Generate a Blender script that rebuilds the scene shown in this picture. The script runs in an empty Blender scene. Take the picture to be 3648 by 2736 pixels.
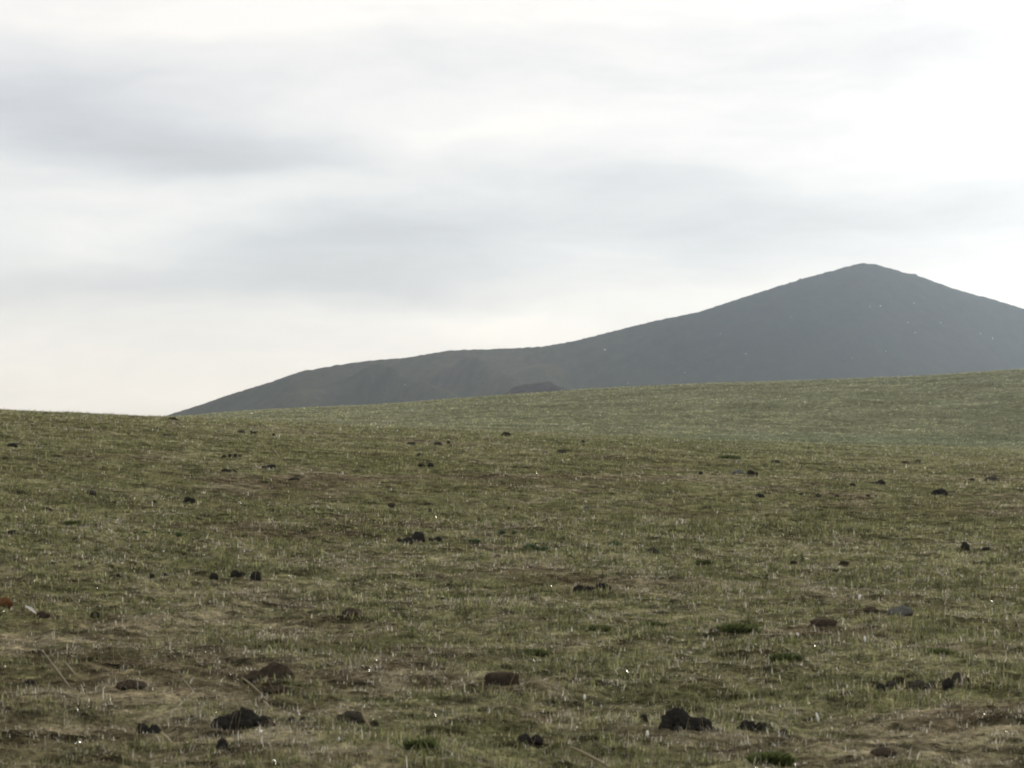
import bpy, math, random
import numpy as np
random.seed(7); rng = np.random.default_rng(11)
scene = bpy.context.scene
col = scene.collection

# ------------------------------------------------------------------ camera figures
F = 10345.0            # focal length in pixels of the 3648 px wide photograph
HC = 1.6               # eye height
HOR = 1600.0           # picture row of the true horizon
PITCH = math.atan((HOR-1368.0)/F)
SUN_AZ, SUN_EL = math.radians(21), math.radians(20)

# ------------------------------------------------------------------ noise
def _hash(ix, iy, s):
    h = (ix.astype(np.int64)*374761393 + iy.astype(np.int64)*668265263 + s*1274126177) & 0xffffffff
    h = ((h ^ (h >> 13))*1274126177) & 0xffffffff
    return ((h ^ (h >> 16)) & 0xffffff)/float(0xffffff)
def vnoise(x, y, s=0):
    ix = np.floor(x); iy = np.floor(y); fx = x-ix; fy = y-iy
    fx = fx*fx*fx*(fx*(fx*6-15)+10); fy = fy*fy*fy*(fy*(fy*6-15)+10)
    a = _hash(ix, iy, s); b = _hash(ix+1, iy, s); c = _hash(ix, iy+1, s); d = _hash(ix+1, iy+1, s)
    return (a*(1-fx)+b*fx)*(1-fy)+(c*(1-fx)+d*fx)*fy
def fbm(x, y, s=0, o=3, gain=.5):
    t = 0; a = 1; n = 0
    for i in range(o):
        ca, sa = math.cos(i*1.1+s), math.sin(i*1.1+s)
        t = t + a*vnoise((x*ca-y*sa)*2**i+17.3*i, (x*sa+y*ca)*2**i-9.1*i, s+i*7); n += a; a *= gain
    return t/n
def sstep(a, b, x):
    t = np.clip((x-a)/(b-a), 0, 1); return t*t*(3-2*t)

# ------------------------------------------------------------------ terrain
NC_X = [-3500, 0, 300, 560, 1000, 1500, 2000, 2600, 3000, 3648, 7000]
NC_Y = [1420, 1468, 1478, 1489, 1508, 1530, 1547, 1573, 1588, 1606, 1640]
FR_X = [-6000, -3500, 0, 560, 800, 1000, 1300, 1500, 1750, 2100, 2500, 2850, 3000, 3300, 3648, 7000, 12000]
FR_Y = [1600, 1560, 1530, 1490, 1470, 1457, 1444, 1430, 1411, 1386, 1366, 1356, 1351, 1338, 1315, 1240, 1500]
def hermite(t, p0, p1, m0, m1):
    t2 = t*t; t3 = t2*t
    return (2*t3-3*t2+1)*p0+(t3-2*t2+t)*m0+(-2*t3+3*t2)*p1+(t3-t2)*m1
def polar(x, y):
    r = np.hypot(x, y); a = np.arctan2(x, y)
    ac = np.clip(a, -1.0, 1.0)
    back = sstep(1.0, 2.4, np.abs(a))
    return r, a, 1824+np.tan(ac)*F, np.cos(ac), back
def macro(x, y):
    r, a, px, ca, back = polar(x, y)
    Y = r*ca
    yc = np.interp(px, NC_X, NC_Y); yr = np.interp(px, FR_X, FR_Y)
    rc = np.interp(px, [0, 1500, 3648], [82, 100, 118])
    gc = HC+rc*(HOR-yc)/F; mc = (gc-HC)/rc
    t = np.clip((Y-8)/(rc-8), 0, 1)
    near = hermite(t, 0.0, gc, 0.004*(rc-8), mc*(rc-8))
    rt = 175.0
    gt = HC+rt*(HOR-(yc+14))/F
    t = np.clip((Y-rc)/(rt-rc), 0, 1)
    dip = hermite(t, gc, gt, mc*(rt-rc), 0.01*(rt-rc))
    rr = 440.0
    gr = HC+rr*(HOR-yr)/F; mr = (gr-HC)/rr
    t = np.clip((Y-rt)/(rr-rt), 0, 1)
    up = hermite(t, gt, gr, 0.01*(rr-rt), mr*(rr-rt))
    t = np.clip((Y-rr)/900.0, 0, 1)
    dn = hermite(t, gr, -6.0, mr*900, 0)
    g = np.where(Y < 8, 0.0, np.where(Y < rc, near, np.where(Y < rt, dip, np.where(Y < rr, up, dn))))
    return g*(1-back)
def hummock(x, y):
    """low tussock relief, 0..1, used by soil, colour and grass alike"""
    return np.clip(fbm(x*2.1, y*1.5, 3, 3)*2.4-.85, 0, 1)
def relief(x, y):
    r = np.hypot(x, y)
    f = 1/(1+(r/90)**2)
    z = (fbm(x*.35, y*.3, 1, 2)-.5)*.10
    z = z+.050*hummock(x, y)*(.35+.65*f)
    z = z+(fbm(x*4.5, y*5.5, 6, 3, .65)-.5)*.042*f+(fbm(x*14, y*14, 5, 2)-.5)*.030*f
    z = z+(fbm(x*.16, y*.12, 8, 4, .6)-.5)*.5*sstep(60, 260, r)*(1-sstep(380, 440, r)*.75)
    return z*sstep(1, 6, r)
def height(x, y): return macro(x, y)+relief(x, y)

def mats(x, y):
    return np.clip((fbm(x*1.8, y*2.3, 111, 3, .55)-.5)*6+.35, 0, 1)
def fields(x, y):
    """what grows where: green 0..1, dry 0..1, bare 0..1"""
    r, a, px, ca, back = polar(x, y)
    Y = r*ca
    big = fbm(x*.12, y*.10, 21, 4, .6); mid = fbm(x*.55, y*.32, 31, 3); fine = fbm(x*2.6, y*1.8, 41, 2)
    green = np.clip((big-.40)*2.2+(mid-.45)*2.6+(fine-.5)*1.1+.62+.30*sstep(35, 90, Y), 0, 1)
    dry = np.clip((fbm(x*.16, y*.14, 51, 4, .6)-.48)*2.6+(fbm(x*.9, y*.5, 61, 3)-.45)*2.6+.40, 0, 1)
    bare = np.clip((fbm(x*1.3, y*1.0, 71, 4, .6)-.565)*7, 0, 1)*(1-sstep(25, 60, Y)*.5)
    left = (1-sstep(300, 1500, px))*(1-sstep(22, 34, Y)); bare = np.clip(bare+.2*left, 0, 1); green = green*(1-.3*left)
    # worn strip crossing the meadow
    yy = HOR+F*(HC-macro(x, y))/np.maximum(Y, 1)
    wob = (fbm(px/300., px*0+3.3, 5, 2)-.5)*14
    strip = np.exp(-((yy-(1706+wob))/11)**2)*sstep(950, 1300, px)*(1-sstep(2250, 2500, px))*(Y < 100)
    pale = np.exp(-((yy-(1702+wob))/12)**2)*sstep(2250, 2500, px)*(Y < 110)
    lush = np.exp(-((yy-(1575-.012*(3648-px)))/20)**2)*sstep(1900, 2900, px)*(Y > 60)*(Y < 260)
    bare = np.clip(bare+strip*1.1, 0, 1); green = np.clip(green-strip-.5*pale+lush*.8, 0, 1); dry = np.clip(dry+pale*.9-lush*.8, 0, 1)
    return green, dry, bare, lush, Y

def mesh_from(name, V, faces_flat, nper, mat, colors=None, smooth=False, parent=None):
    me = bpy.data.meshes.new(name)
    V = np.ascontiguousarray(V, dtype=np.float32); nv = len(V)
    faces_flat = np.ascontiguousarray(faces_flat, dtype=np.int32).ravel(); nf = len(faces_flat)//nper
    me.vertices.add(nv); me.vertices.foreach_set('co', V.ravel())
    me.loops.add(len(faces_flat)); me.loops.foreach_set('vertex_index', faces_flat)
    me.polygons.add(nf); me.polygons.foreach_set('loop_start', np.arange(0, nf*nper, nper, dtype=np.int32))
    if smooth: me.polygons.foreach_set('use_smooth', np.ones(nf, dtype=bool))
    if colors is not None:
        at = me.color_attributes.new('tint', 'FLOAT_COLOR', 'POINT')
        c = np.ones((nv, 4), dtype=np.float32); c[:, :3] = colors
        at.data.foreach_set('color', c.ravel())
    me.update(calc_edges=True)
    me.materials.append(mat)
    ob = bpy.data.objects.new(name, me); col.objects.link(ob)
    if parent is not None: ob.parent = parent
    return ob
def tag(o, label=None, cat=None, group=None, kind=None):
    if label: o['label'] = label
    if cat: o['category'] = cat
    if group: o['group'] = group
    if kind: o['kind'] = kind
    return o
def grid_faces(nr, nc):
    i = np.arange(nr-1)[:, None]*nc+np.arange(nc-1)[None, :]
    return np.stack([i, i+1, i+nc+1, i+nc], -1).reshape(-1, 4)

# ------------------------------------------------------------------ materials
def new_mat(name):
    m = bpy.data.materials.new(name); m.use_nodes = True
    nt = m.node_tree; nt.nodes.clear()
    return m, nt, nt.nodes.new('ShaderNodeOutputMaterial')
def N(nt, kind, **kw):
    n = nt.nodes.new(kind)
    for k, v in kw.items():
        if k in n.inputs.keys(): n.inputs[k].default_value = v
        else: setattr(n, k, v)
    return n
def soil_material(name, tint_attr=True, base=(.12, .09, .06), scale=14., bump=.02, rough=.95, var=.5, far=False):
    m, nt, out = new_mat(name)
    L = nt.links.new
    geo = N(nt, 'ShaderNodeNewGeometry')
    n1 = N(nt, 'ShaderNodeTexNoise', Scale=scale, Detail=8.0, Roughness=.65); L(geo.outputs['Position'], n1.inputs['Vector'])
    n2 = N(nt, 'ShaderNodeTexNoise', Scale=scale*.13, Detail=5.0, Roughness=.6); L(geo.outputs['Position'], n2.inputs['Vector'])
    mr = N(nt, 'ShaderNodeMapRange'); L(n1.outputs['Fac'], mr.inputs['Value'])
    mr.inputs['From Min'].default_value = .3; mr.inputs['From Max'].default_value = .7
    mr.inputs['To Min'].default_value = 1-var; mr.inputs['To Max'].default_value = 1+var
    mr2 = N(nt, 'ShaderNodeMapRange'); L(n2.outputs['Fac'], mr2.inputs['Value'])
    mr2.inputs['From Min'].default_value = .3; mr2.inputs['From Max'].default_value = .7
    mr2.inputs['To Min'].default_value = 1-var*.5; mr2.inputs['To Max'].default_value = 1+var*.5
    mu = N(nt, 'ShaderNodeMath', operation='MULTIPLY'); L(mr.outputs[0], mu.inputs[0]); L(mr2.outputs[0], mu.inputs[1])
    vm = N(nt, 'ShaderNodeVectorMath', operation='SCALE')
    if tint_attr:
        at = N(nt, 'ShaderNodeAttribute', attribute_name='tint'); L(at.outputs['Color'], vm.inputs[0])
    else: vm.inputs[0].default_value = base
    L(mu.outputs[0], vm.inputs['Scale'])
    bs = N(nt, 'ShaderNodeBsdfPrincipled', Roughness=rough)
    bs.inputs['Specular IOR Level'].default_value = 0.0
    L(vm.outputs[0], bs.inputs['Base Color'])
    bp = N(nt, 'ShaderNodeBump', Strength=.8, Distance=bump); L(n1.outputs['Fac'], bp.inputs['Height']); L(bp.outputs[0], bs.inputs['Normal'])
    L(bs.outputs[0], out.inputs['Surface'])
    return m
def leaf_material(name, transl=.4, gloss=.10, rough=.32):
    m, nt, out = new_mat(name); L = nt.links.new
    at = N(nt, 'ShaderNodeAttribute', attribute_name='tint')
    d = N(nt, 'ShaderNodeBsdfDiffuse'); t = N(nt, 'ShaderNodeBsdfTranslucent'); g = N(nt, 'ShaderNodeBsdfGlossy', Roughness=rough)
    g.inputs['Color'].default_value = (1, .98, .92, 1)
    L(at.outputs['Color'], d.inputs['Color']); L(at.outputs['Color'], t.inputs['Color'])
    m1 = N(nt, 'ShaderNodeMixShader'); m1.inputs[0].default_value = transl; L(d.outputs[0], m1.inputs[1]); L(t.outputs[0], m1.inputs[2])
    m2 = N(nt, 'ShaderNodeMixShader'); m2.inputs[0].default_value = gloss; L(m1.outputs[0], m2.inputs[1]); L(g.outputs[0], m2.inputs[2])
    L(m2.outputs[0], out.inputs['Surface'])
    return m
M_soil = soil_material('steppe_soil', scale=22., var=.85, bump=.03)
M_hill = soil_material('hill_turf', scale=.35, bump=.6, var=.22)
M_dung = soil_material('dark_dung', False, (.028, .026, .022), 60., .006, .9, .5)
M_dung2 = soil_material('brown_dung', False, (.036, .030, .021), 60., .006, .9, .5)
M_dung3 = soil_material('old_dung', False, (.048, .043, .034), 60., .006, .9, .5)
M_stone = soil_material('brown_stone', False, (.050, .040, .029), 40., .004, .85, .45)
M_grey = soil_material('grey_stone', False, (.10, .10, .088), 40., .004, .85, .4)
M_rust = soil_material('rust_stone', False, (.11, .055, .026), 40., .004, .85, .4)
M_pale = soil_material('pale_rock', False, (.45, .44, .40), 4., .02, .8, .15)
M_dark = soil_material('dark_rock', False, (.05, .045, .04), 4., .05, .9, .4)
M_grass = leaf_material('grass_blades', .45, .03, .22)
M_dry = leaf_material('dry_blades', .40, .10, .24)
M_straw = leaf_material('straw', .35, .03, .5)
M_herb = leaf_material('herb_leaf', .3, .03, .45)

# ------------------------------------------------------------------ ground sheet
def ground():
    A = math.radians(15.5)
    az = np.concatenate([np.linspace(-math.pi, -A, 90)[:-1], np.linspace(-A, A, 1150), np.linspace(A, math.pi, 90)[1:]])
    r = np.concatenate([[.05, .5, 1.5, 3, 5, 7, 9], np.geomspace(10.5, 125, 950), np.geomspace(126, 445, 330), np.geomspace(450, 3780, 60)])
    R, Az = np.meshgrid(r, az, indexing='ij')
    X = R*np.sin(Az); Yw = R*np.cos(Az)
    Z = height(X, Yw)
    g, d, b, lush, Y = fields(X, Yw)
    hm = hummock(X, Yw); mt = mats(X, Yw)
    soil = np.array([.088, .070, .043]); mat_dry = np.array([.180, .156, .096]); gr = np.array([.088, .095, .038]); lc = np.array([.075, .092, .038])
    rnd = rng.random(X.shape)
    w_g = np.clip(g*1.15-.25+(rnd-.5)*.3, 0, 1)[..., None]; w_d = np.clip(d*.8*(1-b), 0, 1)[..., None]
    c = soil*(1-w_d)+mat_dry*w_d
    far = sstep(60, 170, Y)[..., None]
    w_g = np.clip(w_g+.4*(mt[..., None]-.4)*(1-far), 0, 1)
    w_g = np.clip(w_g+.05*far, 0, 1); c = c*(1-w_g*(.65+.25*far))+gr*w_g*(.65+.25*far)
    c = c*(1-lush[..., None]*.7)+lc*lush[..., None]*.7
    c = c*np.clip(.5+1.9*(fbm(X*7, Yw*6, 81, 3)[..., None]-.30), .25, 1.8)*(.6+.8*fbm(X*.9, Yw*.7, 83, 2)[..., None])
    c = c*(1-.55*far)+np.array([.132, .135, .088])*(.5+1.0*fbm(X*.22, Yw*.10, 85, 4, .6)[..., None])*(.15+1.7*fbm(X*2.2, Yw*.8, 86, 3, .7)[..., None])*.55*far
    V = np.stack([X, Yw, Z], -1).reshape(-1, 3)
    o = mesh_from('ground', V, grid_faces(len(r), len(az)), 4, M_soil, c.reshape(-1, 3), True)
    tag(o, 'dry brown and green steppe soil rolling away to a low crest', kind='structure')
ground()

# ------------------------------------------------------------------ the mountain behind
HX = [-4000, -1500, 0, 560, 700, 830, 950, 1075, 1160, 1320, 1450, 1530, 1600, 1700, 1840, 1940, 2025, 2130, 2240, 2330, 2410, 2500, 2600, 2700, 2850, 2990, 3040, 3075, 3110, 3180, 3250, 3270, 3400, 3440, 3530, 3648, 4300, 5500, 9000]
HY = [1640, 1625, 1610, 1491, 1446, 1402, 1365, 1322, 1307, 1283, 1274, 1259, 1247, 1245, 1240, 1233, 1219, 1193, 1165, 1143, 1126, 1109, 1074, 1042, 995, 957, 942, 936, 937, 957, 977, 980, 1028, 1040, 1063, 1099, 1290, 1480, 1640]
HDIST = 2600.0
def smooth_interp(x, X, Y):
    s = 0
    for k, w in ((-28, .15), (-12, .2), (0, .3), (12, .2), (28, .15)): s = s+w*np.interp(x+k, X, Y)
    return s
def hill_h(x, y):
    r, a, px, ca, back = polar(x, y)
    Y = r*ca
    rh = HDIST+(fbm(px/900., px*0, 4, 2)-.5)*160
    H = HC+rh*(HOR-smooth_interp(px, HX, HY))/F
    d = rh-Y
    H = H+(fbm(px/16., px*0+2, 9, 4, .7)-.5)*1.5*np.exp(-(d/14)**2)
    slope = .40-.12*(1-sstep(1500, 2500, px))
    foot = H/slope
    # concave foot: softplus-like profile
    u = np.clip(d/np.maximum(foot, 1), -3, 3)
    front = H*np.where(u < 0, 1-.55*np.abs(u), np.maximum(1-u*.92+.10*u*u*sstep(.5, 1.4, u), -.1))
    fold = (fbm(px/330.+d/420., d/300., 13, 2)-.5)
    w = sstep(15, 160, d)*(1-sstep(foot*.9, foot*1.3, d))
    amp = 8+16*(1-sstep(1500, 2600, px))
    front = front+fold*amp*w
    # the two smooth spurs on the left shoulder
    for cx, sl, wid, a0 in ((1310, 1.5, 90, 30), (1640, 1.0, 80, 26), (980, .7, 110, 14), (1950, -.5, 100, 16)):
        q = (px-cx-sl*(d-100))/wid
        front = front+a0*np.exp(-q*q)*w*sstep(40, 130, d)
    return front+(fbm(x*.05, y*.05, 15, 4)-.5)*1.6*sstep(0, 30, d)
def hill():
    A = math.radians(16)
    az = np.linspace(-A, A, 1500)
    Yd = np.concatenate([np.linspace(1750, 2480, 260), np.linspace(2483, 2720, 120), np.linspace(2730, 3600, 50)])
    R, Az = np.meshgrid(Yd, az, indexing='ij')
    X = R*np.tan(Az); Yw = R
    Z = hill_h(X, Yw)
    n = fbm(X*.02, Yw*.012, 91, 4)[..., None]; n2 = fbm(X*.15, Yw*.08, 93, 3)[..., None]
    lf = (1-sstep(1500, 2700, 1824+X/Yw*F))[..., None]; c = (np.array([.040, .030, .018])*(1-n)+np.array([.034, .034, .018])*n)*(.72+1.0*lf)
    c = c*(.75+.5*fbm(X*.006, Yw*.004, 97, 3)[..., None])
    c = c*(.75+.5*n2)
    V = np.stack([X, Yw, Z], -1).reshape(-1, 3)
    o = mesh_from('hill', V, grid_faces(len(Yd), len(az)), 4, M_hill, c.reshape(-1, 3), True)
    tag(o, 'dark bare conical hill with a long shoulder sloping down to the left', kind='structure')
hill()
def knoll():
    n = 140
    cx, cy = (1935-1824)/F*1500, 1500.
    gx, gy = np.meshgrid(np.linspace(-90, 90, n), np.linspace(-90, 90, n), indexing='xy')
    top = HC+1500*(HOR-1364)/F
    q = (gx/34)**2+(gy/42)**2
    z = (top+6)*np.exp(-q*.5)*(.92+.16*fbm(gx*.06, gy*.06, 33, 4))-6 + (fbm(gx*.25, gy*.25, 35, 3)-.5)*2.2*np.exp(-q*.4)
    z = z+ (gx > 0)*0
    # long low tail to the right
    V = np.stack([gx+cx, gy+cy, z], -1).reshape(-1, 3)
    c = np.array([.06, .05, .045])*(.6+.8*fbm(gx*.2, gy*.2, 36, 3)[..., None])
    o = mesh_from('rocky_knoll', V, grid_faces(n, n), 4, M_hill, c.reshape(-1, 3), True)
    tag(o, 'small dark rocky knoll at the foot of the hill, just above the meadow crest', kind='structure')
knoll()

# ------------------------------------------------------------------ placing by bearing and ground
CP, SP = math.cos(PITCH), math.sin(PITCH)
def ray(px, py):
    a = (px-1824)/F; b = -(py-1368)/F
    d = np.array([a, CP-b*SP, SP+b*CP]); return d/np.linalg.norm(d)
def at(px, py, hf=None, t0=9.0, t1=600.):
    d = ray(px, py)
    t = np.geomspace(t0, t1, 6000) if hf is None else np.linspace(t0, t1, 12000)
    x = d[0]*t; y = d[1]*t; z = HC+d[2]*t
    g = (macro(x, y)+.02 if hf is None else hf(x, y))
    k = np.argmax(z < g)
    if k == 0: k = len(t)-1
    p = np.array([x[k], y[k], 0.]); p[2] = float((height if hf is None else hf)(np.array([p[0]]), np.array([p[1]]))[0])
    return p, t[k]/F      # the point, metres per photograph pixel there

def ico(sub):
    import bmesh
    bm = bmesh.new(); bmesh.ops.create_icosphere(bm, subdivisions=sub, radius=1)
    V = np.array([v.co[:] for v in bm.verts]); Fc = np.array([[v.index for v in f.verts] for f in bm.faces]); bm.free()
    return V, Fc
ICO = {k: ico(k) for k in (2, 3, 4)}
def n3(V, s, seed):
    return (fbm(V[:, 0]*s+V[:, 2]*s*.7, V[:, 1]*s-V[:, 2]*s*.6, seed, 3)+fbm(V[:, 2]*s+V[:, 1]*s*.5, V[:, 0]*s+seed, seed+5, 3))/2-.5
def lump(cx, cz, w, h, seed, kind='dung', depth=None, cy=0., sub=3):
    """one rounded body, local metres, resting at z=cz"""
    V, Fc = ICO[sub]; V = V.copy()
    if kind == 'slab':
        V = np.sign(V)*np.abs(V)**.6
    if kind == 'stone':
        m = np.sin(V[:, :1]*2.1+seed)*.10; V = V*(1+m)
        for q in range(7):
            a_, b_ = seed*1.7+q*2.4, .2+.9*((seed*.37+q*.61) % 1)
            nn = np.array([math.cos(a_)*math.cos(b_), math.sin(a_)*math.cos(b_), math.sin(b_)])
            ex = np.maximum(V@nn-.82, 0)[:, None]; V = V-ex*nn*.8
    nz = n3(V, 1.3, seed)*(.55 if kind == 'dung' else .4)+n3(V, 3.6, seed+3)*((.70 if sub == 4 else .45) if kind == 'dung' else .12)+n3(V, 8, seed+9)*(.34 if kind == 'dung' else .04)
    V = V*(1+nz[:, None])
    d = depth or w*.8
    P = V*np.array([w/2, d/2, h*.62]); P[:, 2] += h*.42
    P += np.array([cx, cy, cz])
    return P, Fc
def body(name, lumps, mat, loc, rz=0.):
    Vs, Fs, o = [], [], 0
    for P, Fc in lumps: Vs.append(P); Fs.append(Fc+o); o += len(P)
    ob = mesh_from(name, np.concatenate(Vs), np.concatenate(Fs), 3, mat, None, True)
    ob.location = loc; ob.rotation_euler = (0, 0, rz)
    return ob

taken = []   # (x, y, radius) of everything lying in the grass
def heap(px, py, parts, label, kind='dung', cat=None, name=None, mat=None, group=None):
    """parts: (offset_px, base_offset_px, width_px, height_px); py = base row"""
    p, s = at(px, py)
    az = math.atan2(p[0], p[1])
    L = []
    for i, (dx, dy, w, h) in enumerate(parts):
        sub = 4 if w > 60 else (3 if w > 18 else 2)
        n = 1 if kind != 'dung' or w < 24 else 3
        w_, h_ = w*s*(1.08 if s > .0038 else 1), h*s+(.012 if s > .0038 else .004)
        seed = int(px*7+py*3+i*31) % 997
        yo = -dy*s*4.0*rnd01(seed+2)
        L.append(lump(dx*s, -dy*s*.55-.01, w_, h_*.98+.008, seed, kind, cy=yo, sub=sub))
        if n == 3:
            L.append(lump(dx*s-w_*.30, -dy*s*.55-.01, w_*.5, h_*.72, seed+1, kind, cy=yo-w_*.2, sub=min(sub, 3)))
            L.append(lump(dx*s+w_*.27, -dy*s*.55-.01, w_*.55, h_*.62, seed+2, kind, cy=yo-w_*.22, sub=min(sub, 3)))
    tw = max(abs(dx)+w/2 for dx, dy, w, h in parts); th_ = max(h for *_, h in parts)
    if kind == 'dung' and not name and tw > 16:      # crumbled skirt round the heap, each clod touching it
        dx0 = sum(dx*w for dx, dy, w, h in parts)/sum(w for dx, dy, w, h in parts)
        for k in range(9):
            sd = int(px+py*5+k*17) % 983; aa = 6.283*(k/9+.06*rnd01(sd)); cw = tw*(.30+.22*(rnd01(sd+1)+.5))
            L.append(lump((dx0+(tw-cw*.55)*math.cos(aa)*.92)*s, -.006, cw*s, min(th_*.55, cw*.62)*s, sd, 'dung', cy=tw*s*.55*math.sin(aa), sub=2 if cw < 30 else 3))
    nm = name or {'dung': 'dung_pile', 'stone': 'stone', 'slab': 'flat_stone'}[kind]
    ob = body(nm, L, mat or {'dung': (M_dung if 'black' in label else (M_dung, M_dung2, M_dung3)[int(px*1.3+py) % 3]), 'stone': M_stone, 'slab': M_stone}[kind], p, -az)
    W = max(abs(dx)+w/2 for dx, dy, w, h in parts)*s
    taken.append((p[0], p[1], W))
    tag(ob, label, cat or {'dung': 'dung', 'stone': 'stone', 'slab': 'stone'}[kind], group or {'dung': 'dung piles lying in the grass', 'stone': 'stones lying in the grass', 'slab': 'stones lying in the grass'}[kind])
    return ob
def rnd01(s): return float(_hash(np.array([s*1.0]), np.array([s*3.0]), 5)[0])-.5

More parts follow.
